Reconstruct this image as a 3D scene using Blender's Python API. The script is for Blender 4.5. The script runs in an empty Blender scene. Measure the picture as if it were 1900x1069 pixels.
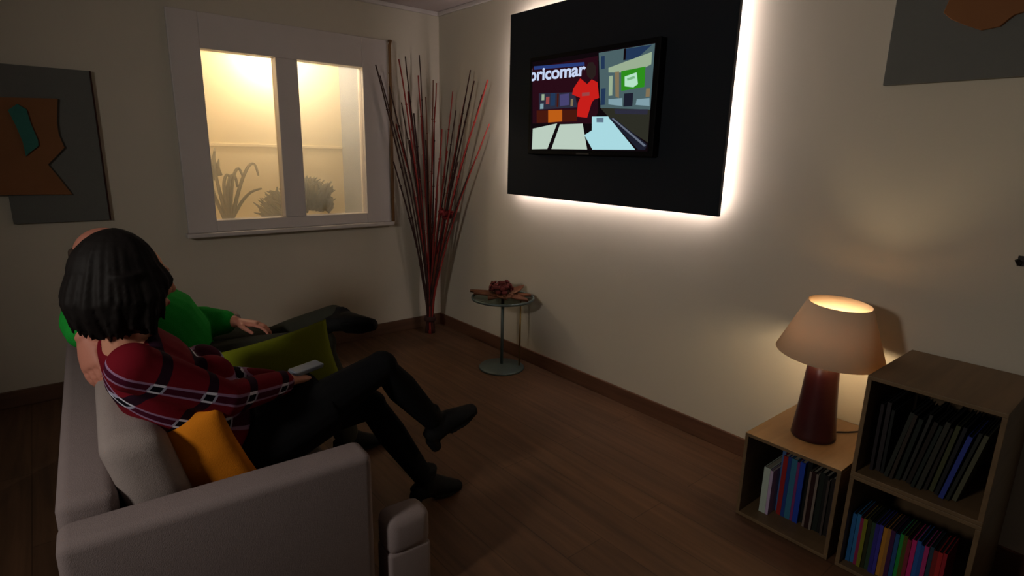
import bpy, bmesh, math, random
from mathutils import Vector, Matrix, noise
random.seed(7)
SC = bpy.context.scene
COL = SC.collection
V = Vector
RAD = math.radians

# ------------------------------------------------------------------ room numbers (metres)
XT = 2.553          # TV wall plane
YW = 4.041          # window wall plane
ZC = 2.489          # ceiling height
CAM_H = 1.45

# ------------------------------------------------------------------ materials
def s2l(c):
    c /= 255.0
    return c / 12.92 if c <= 0.04045 else ((c + 0.055) / 1.055) ** 2.4

def rgb(r, g, b):
    return (s2l(r), s2l(g), s2l(b), 1.0)

def new_mat(name):
    m = bpy.data.materials.new(name)
    m.use_nodes = True
    nt = m.node_tree
    return m, nt, nt.nodes['Principled BSDF']

def mat(name, col, rough=0.6, var=0.08, scale=12.0, bump=0.0, bscale=200.0, metallic=0.0, spec=0.3):
    """plain procedural surface: small tone variation plus optional fine bump"""
    m, nt, b = new_mat(name)
    b.inputs['Roughness'].default_value = rough
    b.inputs['Metallic'].default_value = metallic
    b.inputs['Specular IOR Level'].default_value = spec
    tc = nt.nodes.new('ShaderNodeTexCoord')
    nz = nt.nodes.new('ShaderNodeTexNoise')
    nz.inputs['Scale'].default_value = scale
    nz.inputs['Detail'].default_value = 4
    nt.links.new(tc.outputs['Object'], nz.inputs['Vector'])
    mx = nt.nodes.new('ShaderNodeMix'); mx.data_type = 'RGBA'
    mx.inputs[6].default_value = tuple(max(0, c * (1 - var)) for c in col[:3]) + (1,)
    mx.inputs[7].default_value = tuple(min(1, c * (1 + var)) for c in col[:3]) + (1,)
    nt.links.new(nz.outputs['Fac'], mx.inputs[0])
    nt.links.new(mx.outputs[2], b.inputs['Base Color'])
    if bump > 0:
        n2 = nt.nodes.new('ShaderNodeTexNoise')
        n2.inputs['Scale'].default_value = bscale
        n2.inputs['Detail'].default_value = 3
        nt.links.new(tc.outputs['Object'], n2.inputs['Vector'])
        bp = nt.nodes.new('ShaderNodeBump')
        bp.inputs['Strength'].default_value = bump
        bp.inputs['Distance'].default_value = 0.01
        nt.links.new(n2.outputs['Fac'], bp.inputs['Height'])
        nt.links.new(bp.outputs['Normal'], b.inputs['Normal'])
    return m

def emit(name, col, strength):
    m = bpy.data.materials.new(name)
    m.use_nodes = True
    nt = m.node_tree
    nt.nodes.clear()
    o = nt.nodes.new('ShaderNodeOutputMaterial')
    e = nt.nodes.new('ShaderNodeEmission')
    e.inputs['Color'].default_value = col
    e.inputs['Strength'].default_value = strength
    nt.links.new(e.outputs[0], o.inputs[0])
    return m

def wood(name, c1, c2, axis='Y', scale=3.0, rough=0.5, planks=None, spec=0.3):
    m, nt, b = new_mat(name)
    b.inputs['Roughness'].default_value = rough
    b.inputs['Specular IOR Level'].default_value = spec
    tc = nt.nodes.new('ShaderNodeTexCoord')
    mp = nt.nodes.new('ShaderNodeMapping')
    st = {'X': (0.6, 9, 9), 'Y': (9, 0.6, 9), 'Z': (9, 9, 0.6)}[axis]
    mp.inputs['Scale'].default_value = st
    nt.links.new(tc.outputs['Object'], mp.inputs['Vector'])
    nz = nt.nodes.new('ShaderNodeTexNoise')
    nz.inputs['Scale'].default_value = scale
    nz.inputs['Detail'].default_value = 6
    nz.inputs['Distortion'].default_value = 0.6
    nt.links.new(mp.outputs[0], nz.inputs['Vector'])
    mx = nt.nodes.new('ShaderNodeMix'); mx.data_type = 'RGBA'
    mx.inputs[6].default_value = c1
    mx.inputs[7].default_value = c2
    rp = nt.nodes.new('ShaderNodeMapRange')
    rp.inputs[1].default_value = 0.3; rp.inputs[2].default_value = 0.7
    nt.links.new(nz.outputs['Fac'], rp.inputs[0])
    nt.links.new(rp.outputs[0], mx.inputs[0])
    out = mx.outputs[2]
    if planks:
        br = nt.nodes.new('ShaderNodeTexBrick')
        br.inputs['Scale'].default_value = 1.0
        br.inputs['Brick Width'].default_value = planks[0]
        br.inputs['Row Height'].default_value = planks[1]
        br.inputs['Mortar Size'].default_value = 0.0022
        br.inputs['Color1'].default_value = (0.9, 0.9, 0.9, 1)
        br.inputs['Color2'].default_value = (1.06, 1.06, 1.06, 1)
        br.inputs['Mortar'].default_value = (0.6, 0.6, 0.6, 1)
        m2 = nt.nodes.new('ShaderNodeMapping')
        m2.inputs['Rotation'].default_value = (0, 0, RAD(90))
        nt.links.new(tc.outputs['Object'], m2.inputs['Vector'])
        nt.links.new(m2.outputs[0], br.inputs['Vector'])
        mu = nt.nodes.new('ShaderNodeMix'); mu.data_type = 'RGBA'; mu.blend_type = 'MULTIPLY'
        mu.inputs[0].default_value = 1.0
        nt.links.new(out, mu.inputs[6]); nt.links.new(br.outputs['Color'], mu.inputs[7])
        out = mu.outputs[2]
    nt.links.new(out, b.inputs['Base Color'])
    return m

def plaid_mat(name):
    m, nt, b = new_mat(name)
    b.inputs['Roughness'].default_value = 0.9
    b.inputs['Specular IOR Level'].default_value = 0.1
    tc = nt.nodes.new('ShaderNodeTexCoord')
    def dot(vec):
        d = nt.nodes.new('ShaderNodeVectorMath'); d.operation = 'DOT_PRODUCT'
        d.inputs[1].default_value = vec
        nt.links.new(tc.outputs['Object'], d.inputs[0])
        return d.outputs['Value']
    def math_(op, a, bb=None):
        n = nt.nodes.new('ShaderNodeMath'); n.operation = op
        for i, q in enumerate((a, bb)):
            if q is None: continue
            if isinstance(q, (int, float)): n.inputs[i].default_value = q
            else: nt.links.new(q, n.inputs[i])
        return n.outputs[0]
    def band(val, period, pos, half):
        f = math_('FRACT', math_('ADD', math_('DIVIDE', val, period), 10.0 - pos + 0.5))
        return math_('LESS_THAN', math_('ABSOLUTE', math_('SUBTRACT', f, 0.5)), half)
    p = dot((0.42, -0.30, 0.86)); q = dot((0.80, 0.25, -0.55))
    navy_p = band(p, 0.105, 0.30, 0.10); navy_q = band(q, 0.125, 0.45, 0.11)
    wp = math_('MAXIMUM', band(p, 0.105, 0.19, 0.030), band(p, 0.105, 0.41, 0.030))
    wq = math_('MAXIMUM', band(q, 0.125, 0.33, 0.026), band(q, 0.125, 0.57, 0.026))
    def mix(fac, a, bcol):
        n = nt.nodes.new('ShaderNodeMix'); n.data_type = 'RGBA'
        nt.links.new(fac, n.inputs[0])
        if isinstance(a, tuple): n.inputs[6].default_value = a
        else: nt.links.new(a, n.inputs[6])
        n.inputs[7].default_value = bcol
        return n.outputs[2]
    c = mix(navy_q, rgb(112, 18, 32), rgb(40, 18, 34))
    c = mix(navy_p, c, rgb(70, 16, 40))
    c = mix(math_('MULTIPLY', wp, 0.55), c, rgb(180, 150, 190))
    c = mix(math_('MULTIPLY', navy_p, navy_q), c, rgb(14, 14, 26))
    c = mix(math_('MULTIPLY', wp, navy_q), c, rgb(225, 225, 240))
    c = mix(math_('MULTIPLY', math_('MULTIPLY', wq, navy_p), 0.8), c, rgb(180, 180, 205))
    nt.links.new(c, b.inputs['Base Color'])
    return m

M = {}
M['wall'] = mat('wall_paint', rgb(192, 184, 168), 0.9, 0.02, 3, 0.05, 90, spec=0.1)
M['ceiling'] = mat('ceiling_paint', rgb(190, 178, 176), 0.95, 0.02, 3, spec=0.1)
M['white'] = mat('white_lacquer', rgb(196, 188, 184), 0.5, 0.02, 5)
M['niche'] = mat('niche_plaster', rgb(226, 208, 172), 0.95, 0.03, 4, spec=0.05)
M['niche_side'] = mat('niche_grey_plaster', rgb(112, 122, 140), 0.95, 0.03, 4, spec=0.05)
M['floor'] = wood('laminate_floor', rgb(78, 56, 40), rgb(103, 74, 53), 'Y', 3.0, 0.55, (1.25, 0.19), spec=0.25)
M['base'] = wood('baseboard_wood', rgb(88, 58, 42), rgb(108, 74, 54), 'Y', 3.0, 0.5)
M['basex'] = wood('baseboard_wood_x', rgb(84, 60, 46), rgb(102, 74, 56), 'X', 3.0, 0.5)
M['panel'] = mat('black_panel', rgb(32, 36, 42), 0.75, 0.05, 6, spec=0.12)
M['bezel'] = mat('tv_bezel', rgb(10, 10, 13), 0.6, 0.0, 6, spec=0.1)
M['led'] = emit('led_strip_light', (1.0, 0.86, 0.84, 1), 44.0)
M['sofa'] = mat('sofa_fabric', rgb(140, 127, 126), 0.92, 0.05, 25, 0.25, 420, spec=0.1)
M['sofa2'] = mat('sofa_cushion_fabric', rgb(158, 146, 142), 0.92, 0.05, 25, 0.25, 420, spec=0.1)
M['foot'] = mat('dark_plastic_foot', rgb(24, 22, 22), 0.5)
M['crate'] = wood('crate_wood', rgb(100, 80, 56), rgb(116, 93, 66), 'X', 2.5, 0.55)
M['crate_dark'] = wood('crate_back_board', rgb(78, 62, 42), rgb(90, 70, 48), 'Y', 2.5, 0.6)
M['lamp_base'] = mat('dark_red_ceramic', rgb(52, 20, 25), 0.35, 0.1, 8, spec=0.4)
M['brass'] = mat('lamp_metal', rgb(150, 120, 70), 0.35, 0.05, 8, metallic=0.9)
M['cord'] = mat('cord_plastic', rgb(30, 24, 20), 0.5)
M['grey_canvas'] = mat('grey_canvas', rgb(102, 102, 98), 0.9, 0.04, 20, 0.2, 300, spec=0.1)
M['rust'] = mat('rust_orange_board', rgb(128, 86, 56), 0.85, 0.12, 6, spec=0.1)
M['teal'] = mat('teal_board', rgb(54, 108, 98), 0.85, 0.1, 6, spec=0.1)
M['dark_edge'] = mat('dark_wood_edge', rgb(58, 34, 28), 0.8, 0.1, 6, spec=0.1)
M['cane'] = wood('bamboo_cane', rgb(104, 72, 42), rgb(126, 92, 56), 'Z', 3, 0.6)
M['twig_red'] = mat('red_twig', rgb(140, 42, 36), 0.7, 0.2, 20)
M['twig_dark'] = mat('dark_twig', rgb(58, 34, 30), 0.8, 0.2, 20)
M['twig_brown'] = mat('brown_twig', rgb(112, 66, 46), 0.8, 0.2, 20)
M['ribbon'] = mat('dark_red_ribbon', rgb(110, 26, 28), 0.7, 0.15, 15)
M['metal'] = mat('grey_green_metal', rgb(92, 104, 102), 0.45, 0.06, 10, metallic=0.5)
M['leafdish'] = wood('leaf_dish_wood', rgb(92, 54, 34), rgb(112, 68, 42), 'X', 3, 0.6)
M['dryred'] = mat('dried_red_flower', rgb(92, 36, 32), 0.85, 0.25, 30)
M['plant1'] = mat('grey_green_leaf', rgb(64, 62, 42), 0.7, 0.15, 15)
M['plant2'] = mat('dark_bush_leaf', rgb(46, 54, 42), 0.7, 0.2, 15)
M['pot'] = mat('clay_pot', rgb(104, 84, 66), 0.85, 0.1, 10)
M['skin'] = mat('skin', rgb(206, 146, 120), 0.55, 0.05, 15, spec=0.3)
M['skin2'] = mat('skin_ruddy', rgb(200, 132, 112), 0.55, 0.06, 15, spec=0.3)
M['hair'] = mat('black_brown_hair', rgb(22, 18, 17), 0.65, 0.25, 40, spec=0.15)
M['greyhair'] = mat('cropped_grey_brown_hair', rgb(70, 56, 48), 0.8, 0.2, 60)
M['plaid'] = plaid_mat('red_plaid_wool')
M['black_leg_lap_shade'] = mat('black_leggings_lap_shade', rgb(20, 20, 22), 0.9, 0.1, 30, spec=0.08)
M['shoe'] = mat('black_suede', rgb(19, 19, 20), 0.75, 0.1, 30, spec=0.15)
M['green'] = mat('green_knit', rgb(32, 150, 54), 0.95, 0.08, 60, 0.3, 300, spec=0.08)
M['trousers'] = mat('olive_grey_trousers', rgb(52, 52, 44), 0.9, 0.12, 20, spec=0.08)
M['orange'] = mat('orange_cushion_cloth', rgb(214, 128, 30), 0.9, 0.05, 20, 0.15, 300, spec=0.08)
M['lime'] = mat('yellow_green_cushion_cloth', rgb(112, 120, 26), 0.9, 0.05, 20, 0.15, 300, spec=0.08)
M['remote'] = mat('grey_blue_plastic', rgb(132, 142, 156), 0.4)
M['hook'] = mat('dark_hook_metal', rgb(36, 32, 30), 0.5, metallic=0.3)
M['eye'] = mat('eye_white', rgb(210, 205, 200), 0.2)
M['lips'] = mat('lip_skin', rgb(160, 80, 78), 0.5)
M['paper'] = mat('page_paper', rgb(150, 144, 130), 0.9, 0.05, 30)
M['inlay_dark'] = mat('case_dark_plastic', rgb(34, 34, 36), 0.6, 0.05, 30)

def glass_mat():
    m = bpy.data.materials.new('window_glass')
    m.use_nodes = True
    nt = m.node_tree; nt.nodes.clear()
    o = nt.nodes.new('ShaderNodeOutputMaterial')
    tr = nt.nodes.new('ShaderNodeBsdfTransparent')
    tl = nt.nodes.new('ShaderNodeBsdfTranslucent'); tl.inputs['Color'].default_value = (0.9, 0.87, 0.8, 1)
    gl = nt.nodes.new('ShaderNodeBsdfGlossy'); gl.inputs['Roughness'].default_value = 0.15
    m1 = nt.nodes.new('ShaderNodeMixShader'); m1.inputs[0].default_value = 0.2
    m2 = nt.nodes.new('ShaderNodeMixShader'); m2.inputs[0].default_value = 0.03
    nt.links.new(tr.outputs[0], m1.inputs[1]); nt.links.new(tl.outputs[0], m1.inputs[2])
    nt.links.new(m1.outputs[0], m2.inputs[1]); nt.links.new(gl.outputs[0], m2.inputs[2])
    nt.links.new(m2.outputs[0], o.inputs[0])
    return m
M['glass'] = glass_mat()

def tableglass_mat():
    m = bpy.data.materials.new('table_glass')
    m.use_nodes = True
    nt = m.node_tree; nt.nodes.clear()
    o = nt.nodes.new('ShaderNodeOutputMaterial')
    tr = nt.nodes.new('ShaderNodeBsdfTransparent'); tr.inputs['Color'].default_value = (0.62, 0.68, 0.64, 1)
    gl = nt.nodes.new('ShaderNodeBsdfGlossy'); gl.inputs['Roughness'].default_value = 0.08
    m2 = nt.nodes.new('ShaderNodeMixShader'); m2.inputs[0].default_value = 0.22
    nt.links.new(tr.outputs[0], m2.inputs[1]); nt.links.new(gl.outputs[0], m2.inputs[2])
    nt.links.new(m2.outputs[0], o.inputs[0])
    return m
M['tableglass'] = tableglass_mat()

def shade_mat():
    m = bpy.data.materials.new('lamp_shade_cloth')
    m.use_nodes = True
    nt = m.node_tree; nt.nodes.clear()
    o = nt.nodes.new('ShaderNodeOutputMaterial')
    d = nt.nodes.new('ShaderNodeBsdfDiffuse'); d.inputs['Color'].default_value = rgb(236, 208, 176)
    t = nt.nodes.new('ShaderNodeBsdfTranslucent'); t.inputs['Color'].default_value = rgb(246, 206, 164)
    nz = nt.nodes.new('ShaderNodeTexNoise'); nz.inputs['Scale'].default_value = 150
    mr = nt.nodes.new('ShaderNodeMapRange'); mr.inputs[3].default_value = 0.07; mr.inputs[4].default_value = 0.09
    nt.links.new(nz.outputs['Fac'], mr.inputs[0])
    mx = nt.nodes.new('ShaderNodeMixShader')
    nt.links.new(mr.outputs[0], mx.inputs[0])
    nt.links.new(d.outputs[0], mx.inputs[1]); nt.links.new(t.outputs[0], mx.inputs[2])
    nt.links.new(mx.outputs[0], o.inputs[0])
    return m
M['shade'] = shade_mat()

# ------------------------------------------------------------------ mesh helpers
def finish(bm, name, m, parent=None, smooth=False, bevel=0.0, segs=2):
    """link a bmesh (world coordinates) as one object; under a parent the mesh is made local to it"""
    if bevel > 0:
        bmesh.ops.bevel(bm, geom=list(bm.edges), offset=bevel, segments=segs, profile=0.5, affect='EDGES', clamp_overlap=True)
    bmesh.ops.recalc_face_normals(bm, faces=bm.faces)
    me = bpy.data.meshes.new(name)
    bm.to_mesh(me); bm.free()
    return link(me, name, m, parent, smooth)

def link(me, name, m, parent=None, smooth=False):
    o = bpy.data.objects.new(name, me)
    COL.objects.link(o)
    if m is not None:
        for q in (m if isinstance(m, (list, tuple)) else [m]):
            me.materials.append(q)
    if smooth:
        for p in me.polygons: p.use_smooth = True
    if parent is not None:
        o.parent = parent
        q, w = parent, V((0, 0, 0))
        while q is not None:
            w = w + q.location; q = q.parent
        me.transform(Matrix.Translation(-w))
    return o

def rebase(o, loc):
    """put a top-level mesh's origin at loc without moving it"""
    o.data.transform(Matrix.Translation(-V(loc))); o.location = loc

def thing(name, label, cat, loc=(0, 0, 0), group=None):
    o = bpy.data.objects.new(name, None)
    COL.objects.link(o)
    o.location = loc; o.empty_display_size = 0.1
    return tag(o, label, cat, group)

def tag(o, label, cat, group=None):
    o['label'] = label; o['category'] = cat
    if group: o['group'] = group
    return o

def struct(o):
    o['kind'] = 'structure'
    return o

def box(bm, a, b, mtx=None):
    x0, y0, z0 = a; x1, y1, z1 = b
    vs = [bm.verts.new(p) for p in ((x0, y0, z0), (x1, y0, z0), (x1, y1, z0), (x0, y1, z0), (x0, y0, z1), (x1, y0, z1), (x1, y1, z1), (x0, y1, z1))]
    if mtx is not None:
        for v in vs: v.co = mtx @ v.co
    for f in ((0, 3, 2, 1), (4, 5, 6, 7), (0, 1, 5, 4), (1, 2, 6, 5), (2, 3, 7, 6), (3, 0, 4, 7)):
        bm.faces.new([vs[i] for i in f])
    return vs

def frame_of(d, hint=None):
    d = d.normalized()
    h = V(hint) if hint is not None else (V((0, 0, 1)) if abs(d.z) < 0.9 else V((1, 0, 0)))
    a = (h - d * h.dot(d)).normalized()
    return a, d.cross(a)

def loft(bm, secs, n=20, hint=(0, 1, 0), cap=True):
    """secs: (center, r_along_hint, r_other); rings of ellipses joined"""
    rings = []
    pts = [V(s[0]) for s in secs]
    for i, s in enumerate(secs):
        d = pts[min(i + 1, len(pts) - 1)] - pts[max(i - 1, 0)]
        a, b = frame_of(d, hint)
        rings.append([bm.verts.new(pts[i] + a * (s[1] * math.cos(t)) + b * (s[2] * math.sin(t))) for t in [2 * math.pi * k / n for k in range(n)]])
    for r0, r1 in zip(rings, rings[1:]):
        for k in range(n):
            bm.faces.new((r0[k], r0[(k + 1) % n], r1[(k + 1) % n], r1[k]))
    if cap:
        bm.faces.new(list(reversed(rings[0]))); bm.faces.new(rings[-1])

def tube(bm, pts, rs, n=10, balls=False):
    pts = [V(p) for p in pts]
    if not isinstance(rs, (list, tuple)): rs = [rs] * len(pts)
    rings = []
    prev = None
    for i, p in enumerate(pts):
        d = (pts[min(i + 1, len(pts) - 1)] - pts[max(i - 1, 0)]).normalized()
        a, b = frame_of(d, prev)
        prev = a
        rings.append([bm.verts.new(p + a * (rs[i] * math.cos(t)) + b * (rs[i] * math.sin(t))) for t in [2 * math.pi * k / n for k in range(n)]])
    for r0, r1 in zip(rings, rings[1:]):
        for k in range(n):
            bm.faces.new((r0[k], r0[(k + 1) % n], r1[(k + 1) % n], r1[k]))
    bm.faces.new(list(reversed(rings[0]))); bm.faces.new(rings[-1])
    if balls:
        for p, r in zip(pts, rs): ball(bm, p, (r, r, r), 10, 8)

def ball(bm, c, r, nu=16, nv=10, mtx=None):
    c = V(c)
    if not isinstance(r, (list, tuple)): r = (r, r, r)
    T = Matrix.Translation(c) @ ((mtx.to_4x4()) if mtx is not None else Matrix.Identity(4)) @ Matrix.Diagonal((r[0], r[1], r[2], 1))
    bmesh.ops.create_uvsphere(bm, u_segments=nu, v_segments=nv, radius=1.0, matrix=T)

def lathe(bm, c, prof, n=40, axis=None, closed=False):
    """prof: (radius, height); closed joins last ring to first"""
    c = V(c)
    Rm = axis if axis is not None else Matrix.Identity(3)
    rings = []
    for r, h in prof:
        rings.append([bm.verts.new(c + Rm @ V((r * math.cos(t), r * math.sin(t), h))) for t in [2 * math.pi * k / n for k in range(n)]])
    pairs = list(zip(rings, rings[1:]))
    if closed: pairs.append((rings[-1], rings[0]))
    for r0, r1 in pairs:
        for k in range(n):
            bm.faces.new((r0[k], r0[(k + 1) % n], r1[(k + 1) % n], r1[k]))
    if not closed:
        bm.faces.new(list(reversed(rings[0]))); bm.faces.new(rings[-1])

def prism(bm, poly, a, b, fn):
    """poly of (u, v); fn(u, v, w) -> point; extruded from w=a to w=b"""
    lo = [bm.verts.new(fn(u, v, a)) for u, v in poly]
    hi = [bm.verts.new(fn(u, v, b)) for u, v in poly]
    n = len(poly)
    bm.faces.new(list(reversed(lo))); bm.faces.new(hi)
    for k in range(n):
        bm.faces.new((lo[k], lo[(k + 1) % n], hi[(k + 1) % n], hi[k]))

def remesh(bm, voxel=0.006, smooth=4):
    """union of overlapping closed shapes as one continuous skin"""
    bmesh.ops.recalc_face_normals(bm, faces=bm.faces)
    me = bpy.data.meshes.new('raw'); bm.to_mesh(me); bm.free()
    o = bpy.data.objects.new('raw', me); COL.objects.link(o)
    r = o.modifiers.new('r', 'REMESH'); r.mode = 'VOXEL'; r.voxel_size = voxel
    if smooth:
        s = o.modifiers.new('s', 'SMOOTH'); s.factor = 0.5; s.iterations = smooth
    dg = bpy.context.evaluated_depsgraph_get()
    out = bpy.data.meshes.new_from_object(o.evaluated_get(dg), depsgraph=dg)
    bpy.data.objects.remove(o); bpy.data.meshes.remove(me)
    out.materials.clear()
    return out

def pillow(bm, mtx, w, h, t, n=22):
    top, bot = {}, {}
    for i in range(n + 1):
        for j in range(n + 1):
            u = -1 + 2 * i / n; v = -1 + 2 * j / n
            pin = 1 - 0.07 * (1 - (abs(u) ** 2)) * 1.0 if abs(v) > 0.999 else 1
            k = max(0.0, (1 - abs(u) ** 2.6)) ** 0.55 * max(0.0, (1 - abs(v) ** 2.6)) ** 0.55
            x = u * w / 2 * (1 - 0.06 * (1 - u * u) * 0 - 0.07 * (1 - v * v))
            y = v * h / 2 * (1 - 0.07 * (1 - u * u))
            wr = 0.006 * noise.noise(V((u * 2.3, v * 2.3, w * 9)))
            edge = (i in (0, n)) or (j in (0, n))
            a = bm.verts.new(mtx @ V((x, y, t / 2 * k + wr * k)))
            top[i, j] = a
            bot[i, j] = a if edge else bm.verts.new(mtx @ V((x, y, -t / 2 * k + wr * k)))
    for i in range(n):
        for j in range(n):
            bm.faces.new((top[i, j], top[i + 1, j], top[i + 1, j + 1], top[i, j + 1]))
            q = (bot[i, j], bot[i, j + 1], bot[i + 1, j + 1], bot[i + 1, j])
            if len(set(q)) >= 3 and set(q) != {top[i, j], top[i + 1, j], top[i + 1, j + 1], top[i, j + 1]}:
                try: bm.faces.new(q)
                except ValueError: pass

# ------------------------------------------------------------------ the room
bm = bmesh.new(); box(bm, (-3.2, -2.2, -0.1), (XT + 0.1, YW + 0.1, 0.0)); struct(finish(bm, 'floor', M['floor']))
bm = bmesh.new(); box(bm, (-3.2, -2.2, ZC), (XT + 0.1, YW + 0.1, ZC + 0.1)); struct(finish(bm, 'ceiling', M['ceiling']))
bm = bmesh.new(); box(bm, (XT, -2.2, 0.0), (XT + 0.1, YW + 0.1, ZC)); struct(finish(bm, 'wall_right', M['wall']))
# window wall with its opening
WX0, WX1, WZ0, WZ1 = 0.80, 1.95, 0.95, 2.08
bm = bmesh.new()
box(bm, (-3.2, YW, 0), (WX0, YW + 0.1, ZC)); box(bm, (WX1, YW, 0), (XT, YW + 0.1, ZC))
box(bm, (WX0, YW, 0), (WX1, YW + 0.1, WZ0)); box(bm, (WX0, YW, WZ1), (WX1, YW + 0.1, ZC))
struct(finish(bm, 'wall_back', M['wall']))
bm = bmesh.new(); box(bm, (XT - 0.014, -2.2, 0.0), (XT, YW, 0.095), None); struct(finish(bm, 'baseboard_right', M['base'], bevel=0.003))
bm = bmesh.new(); box(bm, (-3.2, YW - 0.014, 0.0), (XT - 0.014, YW, 0.095)); struct(finish(bm, 'baseboard_back', M['basex'], bevel=0.003))
# thin light cove line between walls and ceiling
bm = bmesh.new()
box(bm, (-3.2, YW - 0.02, ZC - 0.03), (XT - 0.02, YW, ZC)); box(bm, (XT - 0.02, -2.2, ZC - 0.03), (XT, YW, ZC))
struct(finish(bm, 'trim_1', M['white'], bevel=0.006))

# window: white surround, mullion, two panes, sill; behind it a lit niche
win = thing('window_1', 'white framed two pane window glowing warm yellow on back wall', 'window', (1.39, YW, 0.90))
struct(win)
FX0, FX1, FZ0, FZ1 = 0.689, 2.085, 0.915, 2.225
PX = (0.855, 1.289, 1.431, 1.892); PZ = (0.988, 2.02)
bm = bmesh.new()
d0, d1 = YW - 0.035, YW + 0.06
box(bm, (FX0, d0, FZ0), (PX[0], YW, FZ1)); box(bm, (PX[3], d0, FZ0), (FX1, YW, FZ1))
box(bm, (PX[0], d0, PZ[1]), (PX[3], YW, FZ1)); box(bm, (PX[0], d0, FZ0), (PX[3], YW, PZ[0]))
box(bm, (WX0 - 0.0, YW, WZ0), (PX[0], d1, WZ1)); box(bm, (PX[3], YW, WZ0), (WX1, d1, WZ1))
box(bm, (PX[0], YW, PZ[1]), (PX[3], d1, WZ1)); box(bm, (PX[0], YW, WZ0), (PX[3], d1, PZ[0]))
finish(bm, 'window_frame', M['white'], win, bevel=0.004)
bm = bmesh.new(); box(bm, (PX[1], d0, PZ[0]), (PX[2], d1, PZ[1])); finish(bm, 'mullion', M['white'], win, bevel=0.005)
for a, b in ((PX[0], PX[1]), (PX[2], PX[3])):
    bm = bmesh.new(); box(bm, (a, YW + 0.03, PZ[0]), (b, YW + 0.036, PZ[1])); finish(bm, 'window_pane', M['glass'], win)
bm = bmesh.new(); box(bm, (FX0 - 0.015, YW - 0.075, 0.888), (FX1 + 0.01, YW, 0.915)); finish(bm, 'window_sill', M['white'], win, bevel=0.006)

NY = YW + 0.60
bm = bmesh.new()
box(bm, (0.70, NY, 0.85), (1.99, NY + 0.04, 2.45))                                 # back
box(bm, (0.66, YW + 0.1, 0.85), (0.70, NY + 0.04, 2.45))                           # left
box(bm, (0.66, YW + 0.1, 0.80), (2.03, NY + 0.04, 0.85)); box(bm, (0.66, YW + 0.1, 2.38), (2.03, NY + 0.04, 2.42))
niche = struct(finish(bm, 'wall_niche', M['niche']))
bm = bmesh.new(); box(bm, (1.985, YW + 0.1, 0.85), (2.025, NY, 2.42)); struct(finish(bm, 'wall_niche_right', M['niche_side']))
bm = bmesh.new(); box(bm, (0.70, NY - 0.012, 1.452), (1.985, NY, 1.474)); struct(finish(bm, 'trim_2', M['niche'], bevel=0.003))
lamp_n = thing('spotlight', 'small round lamp shining down behind the top of the window', 'lamp', (1.40, YW + 0.34, 2.38))
bm = bmesh.new(); lathe(bm, (1.40, YW + 0.34, 2.29), [(0.05, 0), (0.052, 0.09), (0.02, 0.09), (0.02, 0.01), (0.045, 0.0)], 24, closed=True)
finish(bm, 'lamp_housing', M['white'], lamp_n, True)
bm = bmesh.new(); ball(bm, (1.40, YW + 0.34, 2.285), 0.03); finish(bm, 'bulb', emit('niche_bulb', (1, 0.8, 0.5, 1), 8), lamp_n, True)

# potted plants standing inside the window
def leaf_blade(bm, pts, w0):
    """thin tapering folded blade with thickness"""
    n = len(pts)
    rs = [w0 * (1 - 0.85 * (i / (n - 1)) ** 1.5) for i in range(n)]
    tube(bm, pts, rs, 6)
px, py = 0.975, YW + 0.19
pt = thing('potted_plant', 'tall plant with curling stems behind the left window pane', 'plant', (px, py, 0.85))
bm = bmesh.new(); lathe(bm, (px, py, 0.85), [(0.055, 0), (0.075, 0.09), (0.078, 0.10), (0.066, 0.10), (0.06, 0.08)], 24); finish(bm, 'pot', M['pot'], pt, True)
stems = [[(-.01, 0), (-.03, .12), (-.055, .25), (-.06, .36), (-.05, .42)], [(0, 0), (-.01, .14), (-.01, .24), (.02, .29), (.04, .25)],
         [(.01, 0), (.03, .15), (.06, .28), (.10, .33), (.12, .27)], [(.02, 0), (.07, .14), (.12, .26), (.17, .34), (.21, .35), (.225, .27)],
         [(.02, 0), (.09, .1), (.16, .17), (.24, .19)], [(-.02, 0), (-.06, .1), (-.09, .2), (-.075, .28)], [(0, 0), (.01, .2), (.04, .28), (.075, .27), (.08, .2)]]
for s in stems:
    bm = bmesh.new()
    pts = [(px + a, py + 0.03 * math.sin(9 * a), 0.96 + b * 1.1) for a, b in s]
    ps = []
    for i in range(len(pts) - 1):
        for q in (0, .34, .67): ps.append(V(pts[i]).lerp(V(pts[i + 1]), q))
    ps.append(V(pts[-1]))
    for _ in range(2): ps = [ps[0]] + [(ps[i - 1] + ps[i] * 2 + ps[i + 1]) / 4 for i in range(1, len(ps) - 1)] + [ps[-1]]
    tube(bm, ps, [0.0145 * (1 - 0.55 * i / len(ps)) for i in range(len(ps))], 6)
    finish(bm, 'stem', M['plant1'], pt, True)
bm = bmesh.new()
for a, b, l in ((-.062, .30, .09), (-.05, .38, .08), (-.085, .22, .1), (-.03, .33, .06)):
    leaf_blade(bm, [(px + a, py, 0.98 + b - .05), (px + a - .008, py, 0.98 + b), (px + a + .008, py + .01, 0.98 + b + l)], 0.02)
finish(bm, 'leaves', M['plant1'], pt, True)['kind'] = 'stuff'

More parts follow.
